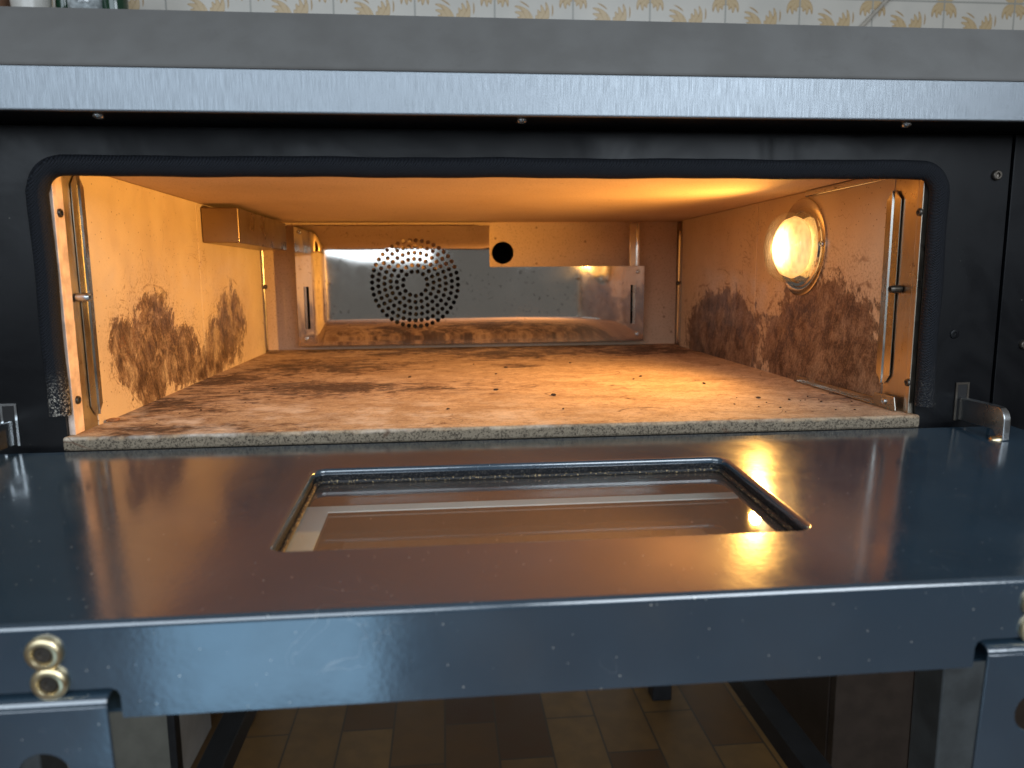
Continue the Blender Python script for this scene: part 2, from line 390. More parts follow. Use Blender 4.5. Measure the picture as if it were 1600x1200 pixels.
def bm_tube(bm, pts, rad, seg=12, flat=1.0):
    rings = []; pts = [Vector(p) for p in pts]
    up = Vector((0, 1, 0))
    for i, p in enumerate(pts):
        d = (pts[min(i + 1, len(pts) - 1)] - pts[max(i - 1, 0)]).normalized()
        a = d.cross(up).normalized(); b = up
        r = rad(i) if callable(rad) else rad
        rings.append([bm.verts.new(p + a * r * math.cos(2 * PI * k / seg) + b * r * flat * math.sin(2 * PI * k / seg)) for k in range(seg)])
    for a, b in zip(rings, rings[1:]):
        for k in range(seg): bm.faces.new((a[k], a[(k + 1) % seg], b[(k + 1) % seg], b[k]))
    bm.faces.new(rings[0][::-1]); bm.faces.new(rings[-1])
def bm_prism(bm, poly, f0, f1):                         # poly of 2D points, f0/f1 map them to the two faces
    a = [bm.verts.new(f0(*p)) for p in poly]; b = [bm.verts.new(f1(*p)) for p in poly]
    bm.faces.new(a); bm.faces.new(b[::-1])
    for i in range(len(poly)):
        j = (i + 1) % len(poly); bm.faces.new((a[i], b[i], b[j], a[j]))
def bm_sweep(bm, prof, x0, x1, close=False):            # profile of (y, z) swept along x
    a = [bm.verts.new((x0, y, z)) for y, z in prof]; b = [bm.verts.new((x1, y, z)) for y, z in prof]
    n = len(prof)
    for i in range(n if close else n - 1):
        j = (i + 1) % n; bm.faces.new((a[i], a[j], b[j], b[i]))
    if close: bm.faces.new(a[::-1]); bm.faces.new(b)
def rrect(x0, x1, y0, y1, r, n=8):
    P = []
    for cx, cy, a0 in ((x1 - r, y1 - r, 0), (x0 + r, y1 - r, 90), (x0 + r, y0 + r, 180), (x1 - r, y0 + r, 270)):
        for k in range(n + 1):
            a = math.radians(a0 + 90 * k / n); P.append((cx + r * math.cos(a), cy + r * math.sin(a)))
    return P
def subdiv(P, d=.012):
    Q = []
    for i, a in enumerate(P):
        b = P[(i + 1) % len(P)]; Q.append(a); l = math.hypot(b[0] - a[0], b[1] - a[1]); n = int(l / d)
        for k in range(1, n + 1): Q.append((a[0] + (b[0] - a[0]) * k / (n + 1), a[1] + (b[1] - a[1]) * k / (n + 1)))
    return Q

def link(name, bm, mat, parent=None, smooth=35, bevel=0.0, seg=2, label=None, wn=False):
    bmesh.ops.recalc_face_normals(bm, faces=bm.faces)
    me = bpy.data.meshes.new(name); bm.to_mesh(me); bm.free()
    o = bpy.data.objects.new(name, me); COL.objects.link(o)
    for m in (mat if isinstance(mat, list) else [mat]): me.materials.append(m)
    if bevel:
        md = o.modifiers.new('bevel', 'BEVEL'); md.width = bevel; md.segments = seg; md.limit_method = 'ANGLE'; md.angle_limit = math.radians(40)
        md.harden_normals = False
    if smooth:
        for p in me.polygons: p.use_smooth = True
        me.set_sharp_from_angle(angle=math.radians(smooth))
    if smooth and (bevel or wn):
        md = o.modifiers.new('weighted', 'WEIGHTED_NORMAL'); md.keep_sharp = True; md.weight = 100
    if parent: attach(o, parent)
    if label: o['label'] = label
    return o
def world_loc(o):
    v = Vector((0, 0, 0))
    while o: v = v + (o.location if o.type == 'EMPTY' else Vector((0, 0, 0))); o = o.parent
    return v
def attach(o, parent):
    o.parent = parent
    root = parent
    while root.parent: root = root.parent
    if parent == root: o.matrix_parent_inverse = Matrix.Translation(-root.location)
    else: o.matrix_parent_inverse = Matrix()
def boxp(name, mat, parent, b, bevel=.0006, **k):
    bm = bmesh.new()
    for q in (b if isinstance(b[0], (tuple, list)) else [b]): bm_box(bm, *q)
    return link(name, bm, mat, parent, bevel=bevel, **k)
def root(name, label, cat, loc, group=None):
    o = bpy.data.objects.new(name, None); o.empty_display_size = .05; COL.objects.link(o); o.location = loc
    o['label'] = label; o['category'] = cat
    if group: o['group'] = group
    return o
def tag(o, label, cat, group=None):
    o['label'] = label; o['category'] = cat
    if group: o['group'] = group
    return o
def apply_mods(o):
    dg = bpy.context.evaluated_depsgraph_get(); dg.update()
    me = bpy.data.meshes.new_from_object(o.evaluated_get(dg)); o.modifiers.clear(); o.data = me

W, L, H = .70, .689, .2137
FX = lambda s, x: x if s < 0 else W - x                  # mirror left details to the right

# ------------------------------------------------------------------ setting
bm = bmesh.new(); bm_box(bm, -6, 6, -6, 4, -.90, -.85)
o = link('floor', bm, MAT['floor'], smooth=0); o['kind'] = 'structure'
bm = bmesh.new(); bm_box(bm, -3, 4, 1.06, 1.16, -.85, 1.9)
o = link('wall', bm, MAT['tiles'], smooth=0); o['kind'] = 'structure'

# ------------------------------------------------------------------ oven
oven = root('pizza_oven', 'open electric pizza oven with lit chamber and lowered dark blue door', 'oven', (.35, .35, -.06))
boxp('body', MAT['plate'], oven, [(-.11, .81, .03, .86, .31, .318), (-.11, -.102, .03, .86, -.06, .31), (.802, .81, .03, .86, -.06, .31),
                                  (-.102, .802, .85, .86, -.06, .31), (-.102, .802, .03, .85, -.068, -.06)], bevel=0)
# front plate: four butted pieces round the opening
y0, y1 = 0.0, .003
boxp('front_plate', MAT['plate'], oven, [(-.0725, .7725, y0, y1, .2050, .2366), (-.0725, -.004, y0, y1, -.0115, .2050), (.704, .7725, y0, y1, -.0115, .2050),
                                         (-.0725, .7725, y0, y1, -.055, -.0115)], bevel=0)
boxp('side_frame', MAT['plate'], oven, (.7745, .835, -.0015, .03, -.055, .2366))
boxp('side_frame', MAT['plate'], oven, (-.135, -.0745, -.0015, .03, -.055, .2366))
boxp('top_channel', MAT['plate'], oven, [(-.135, .835, -.001, .03, .2370, .30)], bevel=0)

def screw(name, loc, axis, r, h, mat, parent, seg=20, socket=True):
    bm = bmesh.new()
    prof = [(r, 0), (r, h * .6), (r * .92, h * .85), (r * .78, h)]
    if socket: prof += [(r * .5, h), (r * .42, h * .45), (.0001, h * .4)]
    bm_lathe(bm, prof, loc, axis, seg, cap=False)
    return link(name, bm, mat, parent)
screw('screw', (.7604, 0, .2035), (0, -1, 0), .0042, .003, MAT['soot'], oven)
screw('screw', (.7985, -.0015, .060), (0, -1, 0), .0042, .003, MAT['soot'], oven)
screw('screw', (.7345, 0, .0700), (0, -1, 0), .0040, .0012, MAT['plate'], oven)

# gasket: a braided rope round the two sides and the top of the opening
pts = []
random.seed(3)
zl = [.018 + (.188 - .018) * k / 22 for k in range(23)]
for k, z in enumerate(zl): pts.append((-.0060 + .0005 * math.sin(z * 60), -.004, z))
for k in range(1, 9):
    a = PI - PI / 2 * k / 9; pts.append((.0125 + .0180 * math.cos(a), -.004, .188 + .0190 * math.sin(a)))
for k in range(61):
    x = .0125 + (.690 - .0125) * k / 60; pts.append((x, -.004, .207 + .0003 * math.sin(x * 41) + .0002 * math.sin(x * 97)))
for k in range(1, 9):
    a = PI / 2 - PI / 2 * k / 9; pts.append((.690 + .0185 * math.cos(a), -.004, .188 + .0190 * math.sin(a)))
for k, z in enumerate(reversed([.008 + (.188 - .008) * k / 22 for k in range(23)])): pts.append((.7085 + .0005 * math.sin(z * 70), -.004, z))
bm = bmesh.new(); bm_tube(bm, pts, .0078, 16, .85); link('gasket', bm, MAT['gasket'], oven, smooth=60, label='black braided rope seal dusted with flour at its lower ends')

# baking stone
bm = bmesh.new(); bm_box(bm, -.0065, .7065, -.004, .700, -.0115, 0)
link('baking_stone', bm, MAT['stone'], oven, bevel=.0022, seg=3, label='scorched tan baking stone with a raw grey front edge')
# chamber
boxp('ceiling_panel', MAT['ceil'], oven, (-.012, .712, .004, .72, H, H + .02), bevel=0)
bm = bmesh.new(); bm_box(bm, -.02, .3975 - .02, L, L + .01, 0, H); bm_box(bm, .3975 + .02, .72, L, L + .01, 0, H)
bm_box(bm, .3775, .4175, L, L + .01, 0, .162 - .02); bm_box(bm, .3775, .4175, L, L + .01, .162 + .02, H)
n = 32                                                    # round flue opening inside the square left free
c = (.3975, .162)
for k in range(n):
    a0, a1 = 2 * PI * k / n, 2 * PI * (k + 1) / n
    def sq(a):
        ca, sa = math.cos(a), math.sin(a); t = .02 / max(abs(ca), abs(sa)); return (c[0] + ca * t, c[1] + sa * t)
    r = .0198 * .96
    i0, i1 = (c[0] + r * math.cos(a0), c[1] + r * math.sin(a0)), (c[0] + r * math.cos(a1), c[1] + r * math.sin(a1))
    s0, s1 = sq(a0), sq(a1)
    bm.faces.new([bm.verts.new((p[0], L, p[1])) for p in (i0, i1, s1, s0)])
link('back_wall', bm, MAT['wall_back'] if 'wall_back' in MAT else MAT['ceil'], oven, smooth=0)
bm = bmesh.new(); bm_lathe(bm, [(.0193, 0), (.0193, .12), (.0001, .12)], (c[0], L + .0005, c[1]), (0, 1, 0), 32, cap=False)
link('flue_pipe', bm, MAT['dark'], oven)

for s, key in ((-1, 'wall_l'), (1, 'wall_r')):
    bm = bmesh.new()
    for ya, yb in ((.0455, .3365), (.3378, .643)):
        xa, xb = sorted((FX(s, -.012), FX(s, 0))); bm_box(bm, xa, xb, ya, yb, -.011, H - .0004)
    link('side_wall', bm, MAT[key], oven, bevel=.0007, label='tan side wall with dark smudges and scratches' if s < 0 else 'tan lamp side wall with two large burnt patches')
    xa, xb = sorted((FX(s, -.012), FX(s, -.006))); bm = bmesh.new(); bm_box(bm, xa, xb, .6435, L - .0005, 0, H - .0004)
    link('corner_panel', bm, MAT['duct'], oven)
    xa, xb = sorted((FX(s, -.010), FX(s, -.0006))); bm = bmesh.new(); bm_box(bm, xa, xb, .0205, .045, -.0005 + .0005, H - .0004)
    link('recess_panel', bm, MAT['recess'], oven)
    xa, xb = sorted((FX(s, -.0042), FX(s, .0008))); bm = bmesh.new(); bm_box(bm, xa, xb, .0035, .0098, 0.0002, H - .0004); bm_box(bm, xa + (.0 if s < 0 else .0006), xb - (.0006 if s < 0 else 0), .0104, .0200, 0.0002, H - .0004)
    link('frame_return', bm, MAT['rust'] if s < 0 else MAT['recess'], oven, bevel=.0005)
    # folded clip strips with chamfered ends, front and back
    for (yc, wd, z0, z1, mt) in ((.0435, .0105, .010 if s < 0 else .022, .206 if s < 0 else .1955, 'strip'), (.648, .010, .004, .196, 'steel')):
        bm = bmesh.new()
        prof = [(-1, .0008), (-.16, .0016), (-.05, .0030), (.05, .0030), (.16, .0016), (1, .0008)]
        rows = [(z0, .35), (z0 + .008, 1), (z1 - .008, 1), (z1, .35)]
        ring = [[bm.verts.new((FX(s, h), yc + u * wd * k, z)) for u, h in prof] for z, k in rows]
        for a, b in zip(ring, ring[1:]):
            for i in range(5): bm.faces.new((a[i], a[i + 1], b[i + 1], b[i]))
        o = link('clip_strip', bm, MAT[mt], oven, smooth=0)
        md = o.modifiers.new('solid', 'SOLIDIFY'); md.thickness = .0006
        zc = .1085 if yc < .1 else .108
        dx = 1 if s < 0 else -1
        screw('screw', (FX(s, .0005), yc - (.017 if yc < .1 else 0), zc), (dx, 0, 0), .0036, .010 if yc < .1 else .006, MAT['soot'] if s > 0 or yc > .1 else MAT['zinc'], oven)
    for z in (.1736, .0274): screw('screw', (FX(s, .0005), .0107 if s < 0 else .0060, z), (1 if s < 0 else -1, 0, 0), .0034, .0022, MAT['soot'], oven)

# duct box on the left wall under the ceiling
bm = bmesh.new(); bm_box(bm, .0008, .0446, .353, .632, .166, .2085); link('duct_box', bm, MAT['duct'], oven, bevel=.0012, seg=2)
boxp('trim_strip', MAT['steel'], oven, [(W - .0045, W - .0006, .054, .205, .2065, H - .0006)], bevel=.0012)
boxp('trim_strip', MAT['strip'], oven, [(W - .0022, W - .0006, .050, .208, .0006, .0068), (W - .0075, W - .0022, .050, .205, .0006, .0018)], bevel=.0005)
br = bmesh.new(); bm_prism(br, [(.0130, .0008), (.049, .0008), (.0475, .0128), (.016, .0128)], lambda y, z: (W - .0065 - (z * .0), y, z), lambda y, z: (W - .0052, y, z))
tab = link('fixing_tab', br, MAT['strip'], oven, bevel=.0004)
screw('rivet', (W - .0065, .030, .0068), (-1, 0, 0), .0030, .0018, MAT['zinc'], tab)

# ---- fan cover with real holes, embossed pan shape
CX, CZ = .2474, .111
x0c, x1c, z0c, z1c, yc = .0515, .640, .0088, .2063, .659
def bulge(x, z):
    def ss(a, b, t):
        t = max(0, min(1, (t - a) / (b - a))); return t * t * (3 - 2 * t)
    m = ss(.080, .096, x) * ss(.640, .40, x) * ss(z0c, .050, z) * (ss(.2135, .170, z) if x < .3722 else 1)
    return -.0075 * m
NXg, NZg = 120, 44
bm = bmesh.new(); vs = {}
xs = [x0c + (x1c - x0c) * i / NXg for i in range(NXg + 1)]; zs = [z0c + (z1c - z0c) * j / NZg for j in range(NZg + 1)]
ix = min(range(NXg + 1), key=lambda i: abs(xs[i] - .3722)); xs[ix] = .3722
jz = min(range(NZg + 1), key=lambda j: abs(zs[j] - .1376)); zs[jz] = .1376
def gv(i, j):
    if (i, j) not in vs: vs[i, j] = bm.verts.new((xs[i], yc + bulge(xs[i], zs[j]), zs[j]))
    return vs[i, j]
for i in range(NXg):
    for j in range(NZg):
        if i >= ix and j >= jz: continue
        bm.faces.new((gv(i, j), gv(i + 1, j), gv(i + 1, j + 1), gv(i, j + 1)))
cover = link('fan_cover', bm, MAT['cover'], oven, smooth=0, label='polished steel cover with a round grid of air holes')
md = cover.modifiers.new('solid', 'SOLIDIFY'); md.thickness = .0014; md.offset = 1
cb = bmesh.new()
for R, n in ((.0712, 44), (.0612, 38), (.0510, 32), (.0408, 26), (.0306, 19), (.0204, 13)):
    for k in range(n):
        a = 2 * PI * (k + R * 137) / n
        bm_lathe(cb, [(.00370, 0), (.00370, .03)], (CX + R * math.cos(a), yc - .020, CZ + R * math.sin(a)), (0, 1, 0), 10)
for x, za, zb in ((.0672, .037, .1075), (.6205, .039, .1056)): bm_box(cb, x - .0042, x + .0042, yc - .02, yc + .01, za, zb)
cut = link('cutter', cb, MAT['dark'], None, smooth=0)
md = cover.modifiers.new('holes', 'BOOLEAN'); md.operation = 'DIFFERENCE'; md.object = cut; md.solver = 'EXACT'
apply_mods(cover)
bpy.data.objects.remove(cut)
for p in cover.data.polygons: p.use_smooth = True
cover.data.set_sharp_from_angle(angle=math.radians(40))
for x, z in ((.0600, .1965), (.0640, .0210), (.6290, .1280), (.6290, .0205)):
    screw('screw', (x, yc + bulge(x, z) - .0012, z), (0, -1, 0), .0034, .0018, MAT['zinc'], cover)
# louvre blades seen in the two slots, the ledge that closes the notch, and a black slab painting the shade behind
boxp('slot_blade', MAT['strip'], cover, (.0634, .0670, yc + .0015, yc + .008, .037, .1075), bevel=0)
boxp('slot_blade', MAT['strip'], cover, (.6205, .6245, yc + .0015, yc + .008, .039, .1056), bevel=0)
boxp('ledge', MAT['steel'], cover, [(.3735, .640, yc + .0004, L - .0008, .1364, .1374), (.3708, .3720, yc + .0002, L - .0008, .1378, .2060)], bevel=0)
boxp('fan_shade_slab', MAT['dark'], oven, (.056, .634, L - .012, L - .002, .012, .1350), bevel=0)
boxp('support_strip', MAT['steel'], oven, [(.6143, .6265, yc + .001, yc + .0022, .1380, .2107), (.6265, .6300, yc - .004, yc + .0022, .1380, .2107)], bevel=.0004)

# ---- lamp on the right wall
lamp = bmesh.new()
LC = (W - .0004, .2131, .1520)
bm_lathe(lamp, [(.0540, 0), (.0540, .0018), (.0530, .0024), (.0450, .0024), (.0435, .0040), (.0400, .0040), (.0392, .0014), (.0001, .0014)], LC, (-1, 0, 0), 64, cap=False)
lp = link('lamp', lamp, MAT['steel'], oven, label='lit oven lamp on the right wall under a ribbed glass dome')
bm = bmesh.new(); bm_lathe(bm, [(.0388, .0030), (.0388, .018), (.0375, .0245), (.034, .0300), (.027, .0335), (.015, .0352), (.0002, .0356)], LC, (-1, 0, 0), 48, cap=False)
link('glass_dome', bm, MAT['dome'], lp, smooth=70)
bm = bmesh.new(); bm_lathe(bm, [(.0001, .0018), (.022, .0020), (.0320, .0050), (.0345, .0110), (.0315, .0190), (.023, .0250), (.012, .0275), (.0001, .0280)], LC, (-1, 0, 0), 32, cap=False)
link('bulb', bm, MAT['bulb'], lp, smooth=70)
screw('screw', (W - .0026, .2131 - .0490, .154), (-1, 0, 0), .0030, .0022, MAT['zinc'], lp)
screw('screw', (W - .0026, .2131 + .0490, .150), (-1, 0, 0), .0030, .0022, MAT['zinc'], lp)

# ---- hood above the opening
bm = bmesh.new(); bm_sweep(bm, [(-.0485, .2668), (-.046, .2695), (-.018, .3135), (-.014, .3148), (.03, .3148), (.03, .3100), (-.013, .3100), (-.044, .2668)], -.16, .90, True)
hood = link('hood', bm, MAT['hood'], oven, smooth=30, wn=True, label='dull brushed steel canopy over the oven mouth')
bm = bmesh.new(); bm_sweep(bm, [(-.0445, .2667), (-.0490, .2664), (-.0500, .2652), (-.0500, .2385), (-.0494, .2372), (-.0480, .2368), (-.046, .2370), (-.0455, .2660)], -.16, .90, True)
link('lip', bm, MAT['lip'], hood, smooth=40, wn=True)
bm = bmesh.new(); bm_sweep(bm, [(-.0455, .2375), (-.002, .2375), (-.002, .2392), (-.0455, .2392)], -.16, .90, True)
link('underside', bm, MAT['plate'], hood, smooth=0)
for x in (.0561, .3547, .6538): screw('screw', (x, -.037, .2376), (0, 0, -1), .0040, .0030, MAT['zinc'], hood)

# ---- the door, hinged down in front
TH = math.radians(3.0)
def D(x, v, h=0.0):                                       # door space: v = distance from the hinge towards the viewer, h = height above its upper face
    return Vector((x, -.010 - v * math.cos(TH) - h * math.sin(TH), -.0104 - v * math.sin(TH) + h * math.cos(TH)))
VF = .2735; X0, X1 = -.0865, .7865
bm = bmesh.new()
inner = subdiv(rrect(.1975, .5030, .0625, .2058, .011, 10), .013)
NI = len(inner)
def outer_pt(p, cx=.35, cy=.1357):
    return p
rings = []
n = len(inner)
mx_, my_ = .35, .1357
def off(P, d):                                            # shrink (d>0) a rounded rectangle
    base = rrect(.1975 + d, .5030 - d, .0625 + d, .2058 - d, max(.011 - d, .004), 10); Q = []
    ref = rrect(.1975, .5030, .0625, .2058, .011, 10)
    for i, a in enumerate(base):                          # same count on every ring
        b = base[(i + 1) % len(base)]; ra, rb = ref[i], ref[(i + 1) % len(ref)]; Q.append(a)
        n_ = int(math.hypot(rb[0] - ra[0], rb[1] - ra[1]) / .013)
        for k in range(1, n_ + 1): Q.append((a[0] + (b[0] - a[0]) * k / (n_ + 1), a[1] + (b[1] - a[1]) * k / (n_ + 1)))
    return Q
for d, h in ((-.0008, 0), (.0, -.0002), (.0012, -.0008), (.0018, -.0020), (.0020, -.0042), (.0020, -.0105)):
    rings.append([bm.verts.new(D(x, v, h)) for x, v in off(inner, d)])
for a, b in zip(rings, rings[1:]):
    for k in range(n):
        fc = bm.faces.new((a[k], a[(k + 1) % n], b[(k + 1) % n], b[k]))
        if a is rings[-2]: fc.material_index = 1  # recess wall takes the black seal material to deepen its shade
# flat top between the window and the door's edges
def ray_out(x, v):
    dx, dv = x - mx_, v - my_
    t = min((X1 - mx_) / dx if dx > 1e-9 else 9e9, (X0 - mx_) / dx if dx < -1e-9 else 9e9, (VF - .003 - my_) / dv if dv > 1e-9 else 9e9, (0 - my_) / dv if dv < -1e-9 else 9e9)
    return (mx_ + dx * t, my_ + dv * t)
outl = [ray_out(*p) for p in off(inner, -.0008)]
corners = [(X1, VF - .003), (X0, VF - .003), (X0, 0), (X1, 0)]
ov = [bm.verts.new(D(*p)) for p in outl]; i0 = rings[0]
for k in range(n):
    j = (k + 1) % n; a, b = outl[k], outl[j]
    ext = []
    for c_ in corners:
        ex = abs(a[0] - c_[0]) < 1e-6 and abs(b[1] - c_[1]) < 1e-6 or abs(a[1] - c_[1]) < 1e-6 and abs(b[0] - c_[0]) < 1e-6
        if ex and (abs(a[0] - b[0]) > 1e-6 and abs(a[1] - b[1]) > 1e-6): ext.append(bm.verts.new(D(*c_)))
    bm.faces.new([i0[k], ov[k]] + ext + [ov[j], i0[j]])
# rolled front edge, front flange with two notches, side and hinge flanges
prof = [(VF - .003 + .003 * math.sin(t), -.003 + .003 * math.cos(t)) for t in [PI / 2 * k / 6 for k in range(7)]]
a = None
for v, h in prof:
    r = (bm.verts.new(D(X0, v, h)), bm.verts.new(D(X1, v, h)))
    if a: bm.faces.new((a[0], a[1], r[1], r[0]))
    a = r
HB = -.0465
def notch(xa, xb, top):
    return [(xa, HB), (xa, top - .004), (xa + .0012, top - .0012), (xa + .004, top), (xb - .004, top), (xb - .0012, top - .0012), (xb, top - .004), (xb, HB)]
NT_ = -.0315
poly = [(X0, -.0031), (X0, HB)] + notch(.0815, .1478, NT_) + notch(.5522, .6185, NT_) + [(X1, HB), (X1, -.0031)]
bm_prism(bm, poly, lambda x, h: D(x, VF, h), lambda x, h: D(x, VF - .002, h))
for x in (X0, X1 - .002): bm_prism(bm, [(0, -.0005), (VF - .0025, -.0005), (VF - .0025, HB), (0, HB)], lambda v, h: D(x, v, h), lambda v, h: D(x + .002, v, h))
bm_prism(bm, [(X0 + .0025, -.0005), (X1 - .0025, -.0005), (X1 - .0025, HB), (X0 + .0025, HB)], lambda x, h: D(x, 0, h), lambda x, h: D(x, .002, h))
bmesh.ops.remove_doubles(bm, verts=bm.verts, dist=1e-5)
door = link('door', bm, [MAT['paint'], MAT['gasket']], oven, smooth=40, wn=True, label='dark blue oven door lowered flat with a glass window')
def slab(bm, x0, x1, v0, v1, h0, h1):
    bm_prism(bm, [(x0, v0), (x1, v0), (x1, v1), (x0, v1)], lambda x, v: D(x, v, h1), lambda x, v: D(x, v, h0))
# outer sheet of the door underneath, with its own smaller window
bm = bmesh.new()
slab(bm, X0 + .004, .222, .003, VF - .003, -.0455, -.044); slab(bm, .478, X1 - .004, .003, VF - .003, -.0455, -.044)
slab(bm, .222, .478, .003, .090, -.0455, -.044); slab(bm, .222, .478, .185, VF - .003, -.0455, -.044)
link('outer_panel', bm, MAT['paint'], door, smooth=0)
bm = bmesh.new()
slab(bm, .188, .513, .053, .216, -.0125, -.0108); link('window_pane', bm, MAT['pane'], door, smooth=0)
bm = bmesh.new()                                          # pale spacer frame round the second pane
slab(bm, .190, .510, .068, .0790, -.0278, -.0268); slab(bm, .190, .510, .1925, .214, -.0278, -.0268)
slab(bm, .190, .2100, .0790, .1925, -.0278, -.0268)
link('spacer_frame', bm, MAT['frame'], door, smooth=0)
bm = bmesh.new(); slab(bm, .2, .5, .06, .212, -.0302, -.0290); link('inner_pane', bm, MAT['pane2'], door, smooth=0)
# crumb-dusted seal bead round the pane
bm = bmesh.new()
ring = off(inner, .0036)
prev = None; first = None
for (x, v) in ring + [ring[0]]:
    cx, cv = .35, .1357; dx, dv = x - cx, v - cv; l = math.hypot(dx, dv)
    r = [bm.verts.new(D(x + dx / l * .0018 * math.cos(t), v + dv / l * .0018 * math.cos(t), -.0092 + .0014 * math.sin(t))) for t in [2 * PI * q / 8 for q in range(8)]]
    if prev:
        for q in range(8): bm.faces.new((prev[q], prev[(q + 1) % 8], r[(q + 1) % 8], r[q]))
    prev = r
NB = NT('dusty_seal'); nb = NB.step(NB.noise(600, 3, .7), .56, .66)
NB.set(Base_Color=NB.mix(NB.mul(nb, .9), (.012, .012, .014), (.60, .44, .22)), Roughness=.6); NB.bump(NB.noise(600, 3, .7), .6, .001)
link('window_seal', bm, NB.m, door, smooth=60)

def bolt(x, h):
    bm = bmesh.new()
    bm_lathe(bm, [(.0079, 0), (.0079, .0012), (.0077, .0018), (.0070, .0026), (.0060, .0030), (.0048, .0030), (.0043, .0024), (.0040, .0010), (.0018, .0008), (.0001, .0008)], D(x, VF + .0001, h), (D(0, 1) - D(0, 0)), 32, cap=False)
    b = link('bolt', bm, MAT['bronze'], door, smooth=35)
    bm = bmesh.new(); bm_lathe(bm, [(.0041, .0010), (.0035, .0022), (.0022, .0022), (.0016, .0013), (.0001, .0013)], D(x, VF + .0001, h), (D(0, 1) - D(0, 0)), 12, cap=False)
    link('socket', bm, MAT['soot'], b, smooth=0)
for x in (.1187, .5813):
    bolt(x + .0, -.0128); bolt(x + .0008, -.0270)
def bracket(cx):
    bm = bmesh.new(); hw = .0296
    # rolled top that comes out of the notch
    ts = [PI / 2 * k / 6 for k in range(7)]
    pr = [(VF - .012, -.0335)] + [(VF + .0005 + .004 * math.sin(t), -.0375 + .004 * math.cos(t)) for t in ts]
    inn = [(VF - .012, -.0352)] + [(VF + .0005 + .0023 * math.sin(t), -.0375 + .0023 * math.cos(t)) for t in ts]
    poly = pr + inn[::-1]
    bm_prism(bm, poly, lambda v, h: D(cx - hw, v, h), lambda v, h: D(cx + hw, v, h))
    # face plate with the rod hole
    v1, v0 = VF + .0045, VF + .0028
    hc = -.0705; rr = .0112; N_ = 40
    xa, xb, ht, hb = cx - hw, cx + hw, -.0376, -.135
    inr = [(cx + rr * math.cos(2 * PI * k / N_), hc + rr * math.sin(2 * PI * k / N_)) for k in range(N_)]
    def out(p):
        dx, dh = p[0] - cx, p[1] - hc
        t = min((xb - cx) / dx if dx > 1e-9 else 9e9, (xa - cx) / dx if dx < -1e-9 else 9e9, (ht - hc) / dh if dh > 1e-9 else 9e9, (hb - hc) / dh if dh < -1e-9 else 9e9)
        return (cx + dx * t, hc + dh * t)
    otr = [out(p) for p in inr]
    for c_ in ((xa, ht), (xb, ht), (xb, hb), (xa, hb)):   # snap nearest outer point to each corner
        k = min(range(N_), key=lambda q: (otr[q][0] - c_[0]) ** 2 + (otr[q][1] - c_[1]) ** 2); otr[k] = c_
    lay = []
    for P, v in ((otr, v0), (otr, v1), ([(cx + (x - cx) * 1.10, hc + (h - hc) * 1.10) for x, h in inr], v1 + .0006), (inr, v1), (inr, v0), (otr, v0)):
        lay.append([bm.verts.new(D(x, v, h)) for x, h in P])
    for a, b in zip(lay, lay[1:]):
        for k in range(N_): bm.faces.new((a[k], a[(k + 1) % N_], b[(k + 1) % N_], b[k]))
    bmesh.ops.remove_doubles(bm, verts=bm.verts, dist=1e-6)
    return link('handle_bracket', bm, MAT['bracket'] if 'bracket' in MAT else MAT['paint'], door, smooth=40, bevel=.0004)
bracket(.1140); bracket(.5858)
def hinge_arm(s):
    xa = FX(s, -.0455); x0_, x1_ = xa - .003, xa + .003
    bm = bmesh.new()
    prof = [(.02, .0145), (-.042, .0145)] + [(-.045 - .0105 * math.sin(t), .0035 + .011 * math.cos(t)) for t in [PI / 2 * k / 6 for k in range(1, 7)]] + [(-.0555, -.0125), (-.050, -.0125), (-.043, -.0055), (.02, -.0055)]
    bm_prism(bm, prof, lambda y, z: Vector((x0_, y, z)), lambda y, z: Vector((x1_, y, z)))
    a = link('hinge_arm', bm, MAT['zinc'], door, bevel=.0007, smooth=40)
    bm = bmesh.new(); bm_lathe(bm, [(.0062, 0), (.006, .0012), (.0042, .0026), (.0001, .0032)], (xa - (.004 if s > 0 else -.004), -.0500, -.0126), (0, 0, 1), 14, cap=False)
    for v in bm.verts: v.co.x += random.uniform(-.0006, .0006); v.co.y = -.05 + (v.co.y + .05) * .75
    link('weld_bead', bm, MAT['bronze'], door, smooth=60)
    # slot in the front plate: steel rim round a dark sheet painting the opening's shade
    sx0, sx1, z0, z1 = xa - .0062, xa + .0062, -.0062, .0275
    boxp('hinge_slot', MAT['zinc'] if s < 0 else MAT['soot'], oven, [(sx0, sx0 + .0018, -.0012, -.0002, z0, z1), (sx1 - .0018, sx1, -.0012, -.0002, z0, z1), (sx0 + .0018, sx1 - .0018, -.0012, -.0002, z1 - .0018, z1)], bevel=0)
    boxp('slot_shade_sheet', MAT['dark'], oven, (sx0 + .0018, sx1 - .0018, -.0008, -.0003, z0, z1 - .0018), bevel=0)
hinge_arm(-1); hinge_arm(1)

